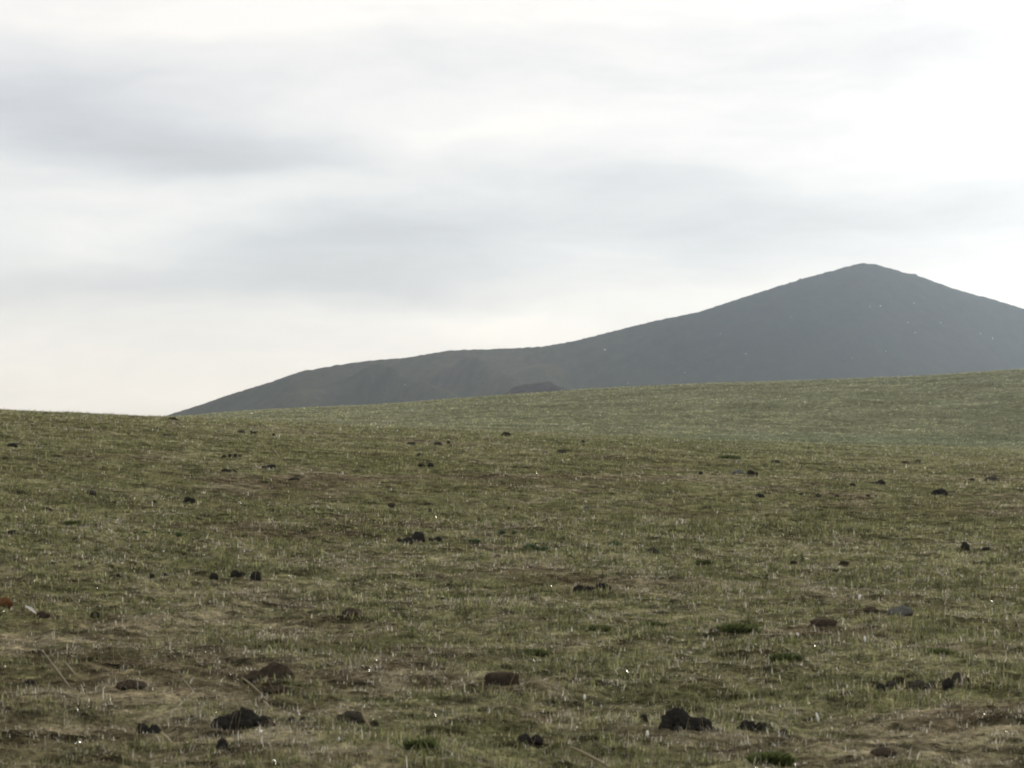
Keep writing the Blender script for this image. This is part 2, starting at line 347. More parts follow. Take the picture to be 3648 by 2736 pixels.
exec_items = [
 # ---- nearest ground, left
 ('stone', 960, 2432, [(22, 0, 148, 62), (-40, 0, 120, 40)], 'large rounded brown stone half sunk in the grass, behind the peaked black dung pile'),
 ('dung', 855, 2605, [(12, 0, 84, 66), (-22, 0, 80, 44), (46, 0, 66, 42), (-62, -4, 76, 32), (86, -10, 48, 28)], 'wide black dung pile with a peaked middle, in front of the large rounded brown stone'),
 ('stone', 958, 2618, [(0, 0, 46, 26)], 'small brown stone touching the right foot of the peaked black dung pile'),
 ('dung', 529, 2604, [(-20, 0, 42, 32), (20, 2, 42, 28)], 'squat two lobed black dung pile left of the peaked pile, above a short pale straw'),
 ('dung', 790, 2685, [(0, 0, 38, 32)], 'single black dung lump lowest in the picture, below the peaked pile'),
 ('dung', 1064, 2578, [(-22, 0, 38, 20), (24, 0, 50, 22)], 'low dark dung pile of two bits just right of the peaked black pile'),
 ('dung', 107, 2432, [(0, 0, 40, 18)], 'small dark dung lump near the left edge beside a long leaning straw'),
 ('stone', 473, 2472, [(0, 0, 112, 24)], 'long low brown stone lying left of the large rounded brown stone'),
 ('stone', 985, 2474, [(0, 0, 112, 20)], 'thin brown ledge of stone directly under the large rounded brown stone'),
 ('rust', 14, 2166, [(0, 0, 64, 32)], 'rust orange stone cut by the left edge of the picture'),
 ('stone', 151, 2194, [(0, 0, 50, 20)], 'dark brown stone beside the white feather near the left edge'),
 ('dung', 338, 2196, [(0, 0, 30, 18)], 'lone small dark dung lump between the row of black balls and the brown ground below'),
 ('dung', 542, 2057, [(0, 0, 19, 15)], 'smallest black dung ball at the left end of the ball row', 'ball'),
 ('dung', 588, 2057, [(0, 0, 23, 19)], 'second black dung ball from the left in the ball row', 'ball'),
 ('dung', 762, 2049, [(0, 0, 30, 20)], 'black dung ball in the middle of the row, left of the two lobed one', 'ball'),
 ('dung', 845, 2047, [(-8, 0, 30, 22), (14, 2, 26, 16)], 'two lobed black dung lump second from the right in the ball row', 'ball'),
 ('dung', 910, 2055, [(0, 0, 36, 31)], 'tallest black dung ball, at the right end of the ball row', 'ball'),
 ('dung', 410, 2066, [(-8, 0, 22, 12), (10, 0, 20, 15)], 'low dark dung bit just left of the ball row'),
 # ---- nearest ground, middle
 ('slab', 1790, 2432, [(0, 0, 122, 40)], 'flat topped dark brown stone slab alone in the middle foreground'),
 ('dung', 1252, 2563, [(0, 0, 92, 30)], 'dark oval dung pat beside the thick curved pale straw'),
 ('dung', 1333, 2580, [(0, 0, 36, 20)], 'small dark dung bit just right of the thick curved pale straw'),
 ('dung', 1888, 2642, [(-18, 0, 48, 26), (24, 0, 42, 22)], 'flat dark dung pile near the lower edge, left of the big black pile'),
 ('dung', 1524, 2616, [(0, 0, 42, 20)], 'small dark dung clod alone left of the flat dung pile near the lower edge'),
 ('dung', 2080, 2102, [(-14, 0, 44, 20), (20, 0, 36, 16)], 'left one of two long dark dung piles side by side in the middle distance'),
 ('dung', 2148, 2101, [(0, 0, 60, 19)], 'right one of two long dark dung piles side by side in the middle distance'),
 ('dung', 2294, 2562, [(0, 0, 27, 25)], 'single dark dung ball just left of the big black dung pile', 'ball'),
 ('dung', 2445, 2606, [(-38, -12, 96, 62), (-4, -8, 70, 46), (44, 0, 92, 38), (-72, 0, 48, 32), (62, -22, 36, 18)], 'big black dung pile with a domed top, biggest in the right half'),
 ('dung', 2694, 2592, [(-28, -4, 66, 34), (30, 0, 66, 32)], 'long black dung pile just right of the big domed one'),
 ('stone', 1255, 2206, [(0, 0, 78, 22)], 'low brown stone with grass over its top, left of the thin flat stone'),
 ('slab', 1414, 2196, [(0, 0, 96, 14)], 'very thin flat brown stone in the middle distance, right of the low brown stone'),
 # ---- nearest ground, right
 ('dung', 3136, 2464, [(0, 0, 32, 22)], 'small dung ball at the left end of the cluster of round balls', 'ball'),
 ('dung', 3174, 2458, [(0, 0, 42, 29)], 'round dung ball in front, left part of the cluster', 'ball'),
 ('dung', 3201, 2440, [(0, 0, 54, 26)], 'oval dung ball behind, highest in the left part of the cluster', 'ball'),
 ('dung', 3243, 2454, [(0, 0, 34, 26)], 'dung ball near the middle of the cluster, left of its broadest ball', 'ball'),
 ('dung', 3273, 2456, [(0, 0, 52, 31)], 'broadest dung ball, in the middle of the cluster', 'ball'),
 ('dung', 3312, 2450, [(0, 0, 40, 15)], 'flat crumbled dung bit right of the broadest ball of the cluster', 'ball'),
 ('dung', 3378, 2455, [(0, 0, 40, 37)], 'tall upright dung ball in the right hand trio', 'ball'),
 ('dung', 3412, 2446, [(0, 0, 37, 33)], 'middle dung ball of the right hand trio, slightly higher up', 'ball'),
 ('dung', 3444, 2448, [(0, 0, 24, 20)], 'smallest dung ball at the right end of the trio', 'ball'),
 ('grey', 3214, 2192, [(0, 0, 84, 34), (-30, 0, 40, 30)], 'humped grey green stone at the right, behind the dung balls'),
 ('stone', 3102, 2182, [(0, 0, 54, 18)], 'low dark stone left of the humped grey green stone'),
 ('slab', 2936, 2236, [(0, 0, 90, 24)], 'flat dark slab with a pale straw lying along its top edge'),
 ('stone', 3150, 2690, [(0, 0, 95, 24)], 'low brown stone near the lower edge at the right'),
 ('dung', 2792, 2618, [(0, 0, 30, 24)], 'single dark dung lump right of the long black dung pile'),
 # ---- middle ground
 ('dung', 1491, 1921, [(0, 0, 42, 38), (-2, 3, 24, 36)], 'tall black peaked dung pile standing out in the middle of the meadow'),
 ('dung', 1438, 1930, [(-16, 2, 32, 16), (14, -2, 36, 18)], 'low black dung trail joining the left side of the tall peaked pile'),
 ('dung', 1548, 1923, [(-16, 0, 26, 14), (0, -1, 18, 16), (16, -3, 24, 18)], 'row of three black dung bits at the right side of the tall peaked pile'),
 ('dung', 1802, 1556, [(0, 0, 29, 17)], 'black dome shaped dung pile on the near crest, darkest spot below the hill'),
 ('dung', 1999, 1614, [(0, 0, 32, 12)], 'flat oval black dung pat right of and below the dome on the crest'),
 ('dung', 616, 1496, [(0, 0, 27, 8)], 'thin dark dung pat at the left crest where the hill begins'),
 ('dung', 858, 1545, [(0, 0, 24, 9)], 'leftmost dark dung bit of the row below the left crest'),
 ('dung', 903, 1545, [(-9, 0, 12, 13), (5, 0, 24, 9)], 'two humped dark dung bit in the middle of the row below the left crest'),
 ('dung', 923, 1545, [(0, 0, 10, 9)], 'tiny dark dung ball right beside the two humped bit below the left crest'),
 ('dung', 976, 1550, [(0, 0, 12, 8)], 'isolated dark dung ball at the right end of the row below the left crest'),
 ('stone', 586, 1549, [(0, 0, 42, 9)], 'low brown stone below the left crest, left of the dark dung row'),
 ('dung', 43, 1595, [(0, 0, 34, 11)], 'dark dung pile by the left edge below the crest'),
 ('dung', 798, 1628, [(0, 0, 16, 8)], 'left dung bit of the four in a short line on the left slope'),
 ('dung', 820, 1628, [(0, 0, 14, 11)], 'second dung bit of the four in a short line on the left slope'),
 ('dung', 838, 1629, [(0, 0, 13, 9)], 'third dung bit of the four in a short line on the left slope'),
 ('dung', 855, 1629, [(0, 0, 14, 8)], 'right dung bit of the four in a short line on the left slope'),
 ('dung', 957, 1672, [(8, 0, 32, 14), (-12, 0, 30, 9)], 'wedge shaped black dung pile, largest on the upper left slope'),
 ('dung', 814, 1684, [(-14, 0, 26, 10), (14, 0, 28, 8)], 'long thin dark dung pile left of the wedge shaped one'),
 ('dung', 1048, 1707, [(0, 0, 36, 7)], 'thin dark dung streak at the left end of the worn brown strip'),
 ('dung', 322, 1762, [(0, 0, 36, 11)], 'dark dung pile on the left slope beside a tiny white speck'),
 ('dung', 240, 1785, [(0, 0, 24, 9)], 'small brownish dung bit left on the slope under the pile with a white speck'),
 ('dung', 675, 1785, [(-4, 0, 26, 14), (14, 0, 14, 8)], 'black dung pile left of centre above the long thin one'),
 ('stone', 820, 1786, [(0, 0, 46, 11)], 'low brown stone right of the black dung pile on the left slope'),
 ('dung', 549, 1791, [(0, 0, 14, 9)], 'tiny brown dung ball left of the black pile on the left slope'),
 ('dung', 713, 1839, [(-18, 0, 32, 8), (18, 0, 32, 10)], 'long thin dark dung line on the green part of the left slope'),
 ('dung', 46, 1912, [(0, 0, 40, 12)], 'dark dung pile by the left edge on the green patch'),
 ('dung', 333, 2014, [(-14, 0, 22, 11), (14, 0, 20, 8)], 'low dark dung pair upper left of the row of black balls'),
 ('dung', 1464, 1582, [(-6, 0, 18, 7), (8, 0, 16, 8)], 'small dark dung bit on the upper slope left of the centre pair'),
 ('dung', 1561, 1585, [(0, 0, 24, 10)], 'dark dung bit left of a pale stalk below the crest'),
 ('dung', 1598, 1584, [(0, 0, 12, 10)], 'dark round dung ball right beside a pale stalk below the crest'),
 ('dung', 1494, 1624, [(0, 0, 20, 9)], 'dark dung bit alone between the crest and the worn strip'),
 ('dung', 1500, 1668, [(0, 0, 22, 9)], 'left dung bit of the pair just above the worn strip'),
 ('dung', 1534, 1669, [(0, 0, 20, 12)], 'right dung bit of the pair just above the worn strip'),
 ('dung', 2077, 1574, [(0, 0, 13, 10)], 'small dark dung ball high on the meadow right of the dome'),
 ('stone', 1393, 1801, [(0, 0, 26, 14)], 'small rounded brown stone below the worn strip'),
 ('stone', 1522, 1797, [(0, 0, 36, 9)], 'flat brown stone right of the small rounded one below the worn strip'),
 ('dung', 1532, 1821, [(0, 0, 12, 13)], 'tiny dark dung ball straight below the flat brown stone'),
 ('grey', 2089, 1817, [(0, 0, 21, 14)], 'round grey stone alone on the green meadow right of centre'),
 ('dung', 2300, 1962, [(-26, 0, 36, 12), (22, -1, 36, 16)], 'long dark clod of dung on the meadow right of the green herbs'),
 ('dung', 2497, 1691, [(0, 0, 15, 11)], 'black dung ball left of the grey stones at the pale strip'),
 ('grey', 2630, 1692, [(0, 0, 42, 18)], 'rounded grey stone at the pale strip, left of its dark neighbour'),
 ('dung', 2680, 1694, [(-6, 0, 24, 15), (12, 0, 18, 9)], 'dark dung pile just right of the rounded grey stone'),
 ('dung', 2763, 1650, [(0, 0, 29, 7)], 'thin dark dung pat above the rounded grey stone'),
 ('dung', 3226, 1649, [(0, 0, 24, 7)], 'left thin dark dung pat of the upper right pair'),
 ('dung', 3268, 1648, [(0, 0, 24, 6)], 'right thin dark dung pat of the upper right pair'),
 ('dung', 2853, 1758, [(0, 0, 22, 8)], 'second dung bit from the left in the line on the right meadow'),
 ('dung', 2915, 1761, [(0, 0, 27, 9)], 'third dung bit from the left in the line on the right meadow'),
 ('dung', 2706, 1766, [(0, 0, 32, 10)], 'leftmost dung bit in the line on the right meadow'),
 ('dung', 2982, 1761, [(0, 0, 15, 7)], 'small dung bit in the line on the right meadow, middle of it'),
 ('dung', 3037, 1734, [(0, 0, 19, 9)], 'dung bit set above the line on the right meadow'),
 ('dung', 3092, 1764, [(0, 0, 18, 9)], 'left one of the last two dung bits of the line on the right meadow'),
 ('dung', 3122, 1764, [(0, 0, 16, 7)], 'rightmost dung bit of the line on the right meadow'),
 ('dung', 3128, 1728, [(8, 0, 30, 15), (-14, 0, 24, 8)], 'black dung pile with a thin left tail on the right meadow'),
 ('dung', 3346, 1762, [(8, 0, 34, 21), (-12, 0, 26, 17)], 'largest black dung pile on the right meadow, kidney shaped'),
 ('dung', 3460, 1712, [(0, 0, 27, 10)], 'small dark dung pile left of the one at the right edge'),
 ('dung', 3533, 1710, [(0, 0, 46, 15)], 'wide dark dung pile near the right edge of the meadow'),
 ('dung', 3438, 1961, [(0, 0, 30, 28)], 'upright black dung ball alone at the right, taller than its flat neighbour', 'ball'),
 ('dung', 3512, 1963, [(0, 0, 36, 13)], 'flat dark dung pile right of the upright black ball'),
 ('dung', 3006, 2007, [(0, 0, 40, 17)], 'dark dung pile in the right half midway down the meadow'),
 ('dung', 2828, 2004, [(0, 0, 24, 10)], 'small dark dung bit between two larger ones on the right meadow'),
 ('dung', 2518, 2005, [(0, 0, 38, 18)], 'dull dark clod of dung at the right of centre, below the herbs'),
]
for it in exec_items:
    kind, px, py, parts, label = it[:5]
    if len(it) > 5: heap(px, py, parts, label, 'dung', name='dung_ball', group='round dung balls')
    elif kind in ('rust', 'grey'): heap(px, py, parts, label, 'stone', mat=M_rust if kind == 'rust' else M_grey)
    else: heap(px, py, parts, label, kind)

# boulders and pale rocks on the hill
for px, py, w, label in [
    (2465, 1130, 15, 'dark boulder on the skyline of the hill, midway up the long shoulder'),
    (2022, 1223, 10, 'dark boulder on the skyline where the shoulder starts to climb'),
    (2852, 998, 20, 'dark rock outcrop on the skyline left of the summit'),
    (3258, 982, 26, 'dark rock outcrop on the skyline right of the summit')]:
    d = ray(px, py); k = HDIST/d[1]; x, y = d[0]*k, HDIST
    ys = np.linspace(HDIST-120, HDIST+120, 400); xs = d[0]/d[1]*ys
    zz = hill_h(xs, ys); j = int(np.argmax((zz-HC)/ys))
    s = ys[j]/F
    ob = body('boulder', [lump(0, -w*s*.2, w*s*.7, w*s*.32, px % 91, 'stone')], M_dark, (xs[j], ys[j], zz[j]))
    tag(ob, label, 'boulder', 'boulders on the skyline')
pale = [(2155, 1248, 9, 'wide pale rock on the hill shoulder, widest of the pale rocks'),
 (3136, 1090, 6, 'pale rock high under the summit, right one of two close together'),
 (3100, 1093, 4, 'fainter pale rock high under the summit, left one of two close together'),
 (3256, 1081, 5, 'pale rock right of the summit, highest on that side'),
 (3234, 1150, 5, 'pale rock under the summit on the right, left one of a level pair'),
 (3350, 1150, 5, 'pale rock under the summit on the right, right one of a level pair'),
 (3260, 1185, 5, 'pale rock just below the level pair of rocks'),
 (3493, 1188, 5, 'pale rock near the right edge of the hill, upper of two'),
 (3536, 1206, 5, 'pale rock near the right edge of the hill, lower of two'),
 (2818, 1130, 4, 'pale rock on the hill flank left of and below the summit'),
 (2657, 1261, 5, 'pale rock low on the hill flank left of the summit'),
 (3035, 1275, 4, 'pale rock low on the hill straight below the summit'),
 (3155, 1252, 4, 'faint pale rock low on the hill right of the summit line'),
 (2440, 1328, 5, 'pale rock low on the shoulder, left of the lower flank rock'),
 (2238, 1365, 5, 'pale rock at the hill foot just above the meadow crest'),
 (2566, 1190, 4, 'faint pale rock midway up the hill where shoulder meets cone'),
 (1443, 1370, 5, 'pale rock on the left shoulder of the hill in the dark hollow'),
 (1585, 1270, 4, 'faint pale rock just under the skyline of the left shoulder')]
for px, py, w, label in pale:
    p, s = at(px, py, hill_h, 1700, 3000)
    ob = body('pale_rock', [lump(0, -.3, w*s*.85, w*s*.6, px % 77, 'stone')], M_pale, p)
    tag(ob, label, 'rock', 'pale rocks on the hill')

# ------------------------------------------------------------------ grass as real blades
def blades(name, n, rlo, rhi, kind, hgt, wid, mat, label, cat, power=0.0, amax=14.2):
    """scatter n blades; density per square metre ~ r**-power"""
    e = 2-power
    u = rng.random(n); r = (rlo**e+u*(rhi**e-rlo**e))**(1/e) if abs(e) > 1e-3 else rlo*(rhi/rlo)**u
    az = (rng.random(n)*2-1)*math.radians(amax)
    x = r*np.sin(az); y = r*np.cos(az)
    # two thirds of the blades stand in tufts of a dozen round a random centre
    nt_ = max(n//14, 1); own = rng.integers(0, nt_, n); th_all = rng.random(nt_)
    spread = (.018 if rhi < 60 else (.035 if rhi < 130 else .16))*(.4+1.2*rng.random(nt_))
    tuft = rng.random(n) < .68
    x = np.where(tuft, x[own]+rng.normal(0, 1, n)*spread[own], x); y = np.where(tuft, y[own]+rng.normal(0, 1, n)*spread[own], y)
    g, d, b, lush, Y = fields(x, y)
    hm = hummock(x, y); mt = mats(x, y)*(Y < 130)+.5*(Y >= 130)
    th = np.where(tuft, th_all[own], .25)
    if kind == 'green': p = np.clip(g*.85+.28, .04, 1)*(1-.7*b)*(.6+.6*hm)*(.4+1.1*th)*(.42+.75*mt)
    else: p = np.clip(d*.9+.25, .05, 1)*(1-.2*b)*(.4+1.0*th)*(1.15-.75*mt)
    keep = rng.random(n) < p
    for tx_, ty_, R in taken:      # keep stems from growing through the lumps
        dist = np.hypot(x-tx_, (y-ty_))
        keep &= ~(dist < R*.3)
    x, y, g, d, hm, th, lush, Y, mt = [v[keep] for v in (x, y, g, d, hm, th, lush, Y, mt)]; n = len(x)
    z = height(x, y)-.004
    H = hgt*(.30+.8*rng.random(n)**1.5)*(.4+1.4*th**2)*(.7+.6*hm)
    if kind == 'green': H *= (.65+.5*g)*(.7+.5*mt)
    rr_ = np.hypot(x, y); ref = math.sqrt(rlo*rhi); W = wid*(.45+1.1*rng.random(n))*(rr_/ref)**.8
    ph = rng.random(n)*2*math.pi; lean = (rng.random(n)**1.5)*(.9 if kind == 'green' else 2.2)
    lx = np.cos(ph)*np.sin(np.minimum(lean, 1.5)); ly = np.sin(ph)*np.sin(np.minimum(lean, 1.5)); lz = np.cos(np.minimum(lean, 1.45))+.08
    fa = rng.random(n)*math.pi
    wx = np.cos(fa)*W*.5; wy = np.sin(fa)*W*.5*.6
    b0 = np.stack([x-wx, y-wy, z], -1); b1 = np.stack([x+wx, y+wy, z], -1)
    m = np.stack([x+lx*H*.45, y+ly*H*.45, z+lz*H*.58], -1)
    off = np.stack([wx*.7, wy*.7, wx*0], -1)
    tip = np.stack([x+lx*H*1.1, y+ly*H*1.1, z+lz*H*(1-.22*np.minimum(lean, 1.2))], -1)
    V = np.stack([b0, b1, m+off, m-off, tip], 1).reshape(-1, 3)
    i = np.arange(n)[:, None]*5
    # stored as quads + tris : use tris throughout
    T = np.concatenate([i+[[0, 1, 2]], i+[[0, 2, 3]], i+[[3, 2, 4]]], 1).reshape(-1, 3)
    a = rng.random(n)[:, None]; bq = rng.random(n)[:, None]
    if kind == 'green':
        c1 = np.array([.034, .042, .010]); c2 = np.array([.250, .262, .088]); c3 = np.array([.085, .115, .044])
        c = (c1*(1-a)+c2*a)*(.55+.9*rng.random(n)[:, None])
        c = np.where(lush[:, None]+.25*rng.random((n, 1)) > .55, c3*(.7+.7*bq), c)
        dr = (rng.random(n) < .14)[:, None]
        c = np.where(dr, np.array([.34, .29, .16])*(.5+.7*bq), c)
    else:
        c1 = np.array([.13, .108, .068]); c2 = np.array([.66, .61, .47]); c = c1*(1-a**3)+c2*a**3; gl = (rng.random(n) < .05)[:, None]; c = np.where(gl, np.array([.74, .70, .58]), c)  # glints put into the colour: a few blades tinted near white
    if kind == 'green': c = c*(1.22-.50*mt[:, None]*(rlo < 100))  # darker in the dense mats: tussock shade put into the blade colour
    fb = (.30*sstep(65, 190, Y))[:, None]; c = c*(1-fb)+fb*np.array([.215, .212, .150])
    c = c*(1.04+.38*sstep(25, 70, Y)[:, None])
    if rlo > 100: c = c*(.55+.9*fbm(x*.22, y*.10, 85, 4, .6)[:, None])*(.35+1.3*rng.random((n, 1)))
    lum = c.mean(1, keepdims=True)*np.array([1.08, 1.0, .86]); c = c*.80+lum*.20
    C = np.repeat(c, 5, 0)
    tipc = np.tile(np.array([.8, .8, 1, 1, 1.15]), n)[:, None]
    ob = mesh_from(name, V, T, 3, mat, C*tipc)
    tag(ob, label, cat, kind='stuff')
    return n
cnt = []
cnt.append(blades('green_grass', 760000, 10.5, 42, 'green', .048, .0058, M_grass, 'short green grass growing in tufts over the near ground', 'grass', .9))
cnt.append(blades('green_grass', 950000, 40, 125, 'green', .050, .0092, M_grass, 'short green grass covering the rising middle meadow', 'grass', .9))
cnt.append(blades('dry_grass', 620000, 10.5, 42, 'dry', .040, .0046, M_dry, 'short bleached dry grass litter between the near green tufts', 'dry grass', .9))
cnt.append(blades('dry_grass', 560000, 40, 125, 'dry', .045, .0085, M_dry, 'short bleached dry grass among the green of the middle meadow', 'dry grass', .9))
cnt.append(blades('green_grass', 620000, 120, 455, 'green', .10, .034, M_grass, 'grass on the far slope below the hill', 'grass', 1.0, 13.0))
cnt.append(blades('dry_grass', 260000, 120, 455, 'dry', .10, .030, M_dry, 'dry grass on the far slope below the hill', 'dry grass', 1.0, 13.0))
print('blades', cnt, file=open('/tmp/cnt.txt', 'w')) if False else None

# scattered tall dry stalks nobody could count
def stalks(n, rlo, rhi, hgt, wid):
    r = rlo*(rhi/rlo)**rng.random(n); az = (rng.random(n)*2-1)*math.radians(13.5)
    x = r*np.sin(az); y = r*np.cos(az); z = height(x, y)
    H = hgt*(.4+.9*rng.random(n)**1.4); W = wid*(.7+.6*rng.random(n))*(1+r/90)
    ph = np.where(rng.random(n) < .5, math.pi, 0)+rng.normal(0, .7, n); lean = np.abs(rng.normal(0, .45, n))
    V = []
    for t in (0, .33, .66, 1.0):
        q = lean*(.6+.8*t)
        cx = x+np.cos(ph)*np.sin(q)*H*t; cy = y+np.sin(ph)*np.sin(q)*H*t; cz = z+np.cos(np.minimum(q, 1.4))*H*t-.003
        w = W*(1-.5*t)*.5
        V += [np.stack([cx-w, cy, cz], -1), np.stack([cx+w*.5, cy+w*.8, cz], -1), np.stack([cx+w*.5, cy-w*.8, cz], -1)]
    V = np.stack(V, 1).reshape(-1, 3)
    i = np.arange(n)[:, None]*12; Q = []
    for k in range(3):
        for e in range(3):
            a, b = k*3+e, k*3+(e+1) % 3
            Q.append(i+np.array([[a, b, b+3, a+3]]))
    Q = np.concatenate(Q, 1).reshape(-1, 4)
    a = rng.random(n)[:, None]
    c = np.array([.24, .18, .09])*(1-a)+np.array([.48, .42, .28])*a
    ob = mesh_from('dry_stalks', V, Q, 4, M_straw, np.repeat(c, 12, 0))
    tag(ob, 'thin upright straw coloured stalks scattered through the grass', 'dry stalks', kind='stuff')
stalks(2600, 11.5, 118, .16, .0022)

# ------------------------------------------------------------------ single straws one can point at
def tube(name, pts, radii, mat, color, parent=None, seg=6):
    pts = np.array(pts, float); V, Q = [], []
    for k, p in enumerate(pts):
        t = pts[min(k+1, len(pts)-1)]-pts[max(k-1, 0)]; t /= (np.linalg.norm(t)+1e-9)
        u = np.cross(t, [0.1, 1, .05]); u /= np.linalg.norm(u); v = np.cross(t, u)
        for s in range(seg):
            a = 2*math.pi*s/seg
            V.append(p+radii[k]*(math.cos(a)*u+math.sin(a)*v))
    for k in range(len(pts)-1):
        for s in range(seg):
            Q.append([k*seg+s, k*seg+(s+1) % seg, (k+1)*seg+(s+1) % seg, (k+1)*seg+s])
    return mesh_from(name, np.array(V), np.array(Q), 4, mat, np.tile(np.array(color), (len(V), 1)), True, parent)
def straw(x0, y0, x1, y1, th, label, bend=0., pale=1., name='dry_straw'):
    """a straw whose foot is the lower end; real size from the distance of its foot"""
    if y0 < y1: x0, y0, x1, y1 = x1, y1, x0, y0
    p, s = at(x0, y0+2); n = 9
    dx = (x1-x0)*s; dz = (y0-y1)*s; ln = math.hypot(dx, dz)
    az = math.atan2(p[0], p[1])
    P = []
    for k in range(n):
        t = k/(n-1); off = bend*ln*4*t*(1-t)
        P.append([dx*t-off*dz/ln, .35*ln*t*(1 if bend >= 0 else -1)*.6, dz*t+off*abs(dx)/ln+.006])
    R = [th*s*.5*(.55+.6*math.sin(math.pi*min(1, .15+k/(n-1)*.85))) for k in range(n)]
    c = np.array([.30, .25, .15])*pale
    ob = tube(name, P, R, M_straw, c)
    ob.location = p; ob.rotation_euler = (0, 0, -az)
    tag(ob, label, 'straw', 'single dry straws in the grass')
for a in [
 (1290, 2532, 1322, 2602, 9, 'thick curved pale straw standing by the dark oval dung pat', .12, 1.1),
 (2032, 2670, 2170, 2740, 11, 'thick pale straw lying slanted at the lower edge, right of centre', .03, 1.0),
 (573, 2617, 610, 2655, 10, 'short thick pale straw beside the squat two lobed dung pile', 0, 1.2),
 (155, 2335, 250, 2462, 7, 'long leaning straw near the left edge of the foreground', .03, .75),
 (232, 2362, 268, 2408, 8, 'short pale straw beside the long leaning one at the left', .05, .8),
 (860, 2418, 930, 2475, 7, 'bent pale straw in front of the large rounded brown stone', .18, .9),
 (865, 2505, 935, 2502, 5, 'pale straw lying flat between the brown stone and the peaked dung pile', 0, 1.1),
 (938, 2500, 962, 2526, 7, 'short bright straw slanting down just above the peaked dung pile', 0, 1.1),
 (2694, 2618, 2722, 2678, 9, 'pale brown straw below the long black dung pile', .05, .75),
 (2770, 2062, 2812, 2052, 4, 'arched pale straw lying on the right meadow', .25, .8),
 (1667, 2100, 1700, 2083, 4, 'thin straw slanting up to the right, left of the two long dung piles', 0, .9),
 (1980, 2102, 2002, 2122, 4, 'short white straw just left of the two long dung piles', 0, 1.2),
 (1804, 2077, 1822, 2100, 5, 'short pale straw left of the white one in the middle', 0, .95),
 (2085, 2157, 2098, 2190, 4, 'upright thin straw below the two long dung piles', .05, .9),
 (1980, 2308, 1997, 2337, 4, 'orange brown straw above the flat stone slab to its right', .08, .7),
 (652, 2422, 690, 2470, 6, 'pale straw left of the large rounded brown stone', .05, .85),
 (1077, 2430, 1106, 2352, 4, 'tall thin straw leaning right, just right of the large brown stone', .04, .8),
 (1010, 2463, 1080, 2470, 5, 'pale straw lying low to the right under the large brown stone', .03, .85),
 (660, 2018, 728, 2013, 4, 'long thin straw lying arched above the ball row', .08, .9),
 (1144, 2144, 1199, 2140, 4, 'white straw lying flat left of centre', .02, 1.2),
 (970, 1600, 996, 1632, 4, 'slanting pale straw on the upper left slope', .03, 1.0),
 (1579, 1752, 1702, 1874, 3, 'very long thin stalk leaning across the middle of the meadow', -.02, 1.0),
 (2443, 1767, 2482, 1792, 4, 'pale slanting straw right of centre below the pale strip', .02, .85),
 (2767, 1731, 2779, 1750, 4, 'short pale straw above the line of dung bits on the right meadow', 0, .95),
 (2919, 1590, 2950, 1604, 3, 'faint slanting straw high on the right meadow', .05, .9),
 (3446, 1753, 3472, 1762, 3, 'pale straw right of the kidney shaped dung pile', 0, .95),
 (2890, 2207, 2980, 2213, 4, 'pale straw lying along the top edge of the flat dark slab', .04, 1.1),
 (230, 2095, 300, 2165, 4, 'long faint straw below the ball row at the left', .02, .7),
]: straw(*a)

# stems with a shining white seed head
def seed_stem(px, py, w, h, stem, label, tilt=0.):
    p, s = at(px, py+stem)
    root = bpy.data.objects.new('seed_stem', None); col.objects.link(root); root.location = p
    tag(root, label, 'seed stem', 'stems with shining white seed heads')
    H = stem*s
    t = math.sin(tilt)
    tube('stalk', [[t*0, 0, -.005], [t*H*.3, 0, H*.5], [t*H*.6, 0, H]], [1.4*s, 1.2*s, 1.0*s], M_straw, (.45, .38, .25), root)
    n = 7; P = []; R = []
    for k in range(n):
        q = k/(n-1); P.append([t*(H*.6+h*s*q), 0, H-h*s*.3+h*s*q]); R.append(w*s*.5*(.15+.85*math.sin(math.pi*(.08+.84*q))**.8))
    tube('seed_head', P, R, M_white, (.72, .72, .70), root)
M_white = leaf_material('white_awn', .75, .12, .25)
seed_stem(2083, 2478, 9, 20, 70, 'tall stem with a bright white seed head, alone below the flat slab')
seed_stem(2307, 2620, 11, 22, 10, 'bright white seed head low in the grass in front of the big domed dung pile')
seed_stem(3059, 2133, 11, 17, 8, 'bright white seed head high on the right, left of the humped grey stone', .3)
seed_stem(2920, 2530, 9, 34, 12, 'long slender white seed head right of the long black dung pile', -.3)
seed_stem(3084, 2296, 8, 24, 6, 'slim white seed head above the cluster of dung balls', -.15)
seed_stem(929, 2634, 12, 12, 6, 'round white seed head glinting under the peaked dung pile')
seed_stem(1205, 2660, 12, 12, 6, 'round white seed head at the bottom, left of the small dark clod', .3)
seed_stem(2850, 2280, 8, 16, 6, 'small tilted white seed head between the slab and the domed dung pile', -.6)
seed_stem(435, 2014, 6, 6, 4, 'tiny white seed head upper left of the ball row')
seed_stem(292, 1751, 6, 6, 4, 'tiny white speck of seed head on the left slope beside a dark dung pile')
seed_stem(583, 1957, 6, 6, 4, 'tiny white seed head on the green left slope below the leafy herb')
# feather near the left edge
def feather():
    p, s = at(107, 2190); n = 9; V, Q = [], []
    for k in range(n):
        t = k/(n-1); w = 13*s*math.sin(math.pi*(.1+.85*t))**.7
        V += [[(-16+36*t)*s, -w*.4, (26-26*t)*s+.01], [(-16+36*t)*s+.2*w, 0, (26-26*t)*s+.014+w*.3], [(-16+36*t)*s+w*.5, w*.4, (26-26*t)*s+.01+w*.5]]
    for k in range(n-1):
        for e in (0, 1): Q.append([k*3+e, k*3+e+1, k*3+e+4, k*3+e+3])
    ob = mesh_from('feather', np.array(V), np.array(Q), 4, M_white, np.tile([.62, .60, .55], (len(V), 1)), True)
    ob.location = p
    tag(ob, 'small off white feather lying beside a dark brown stone near the left edge', 'feather')
feather()

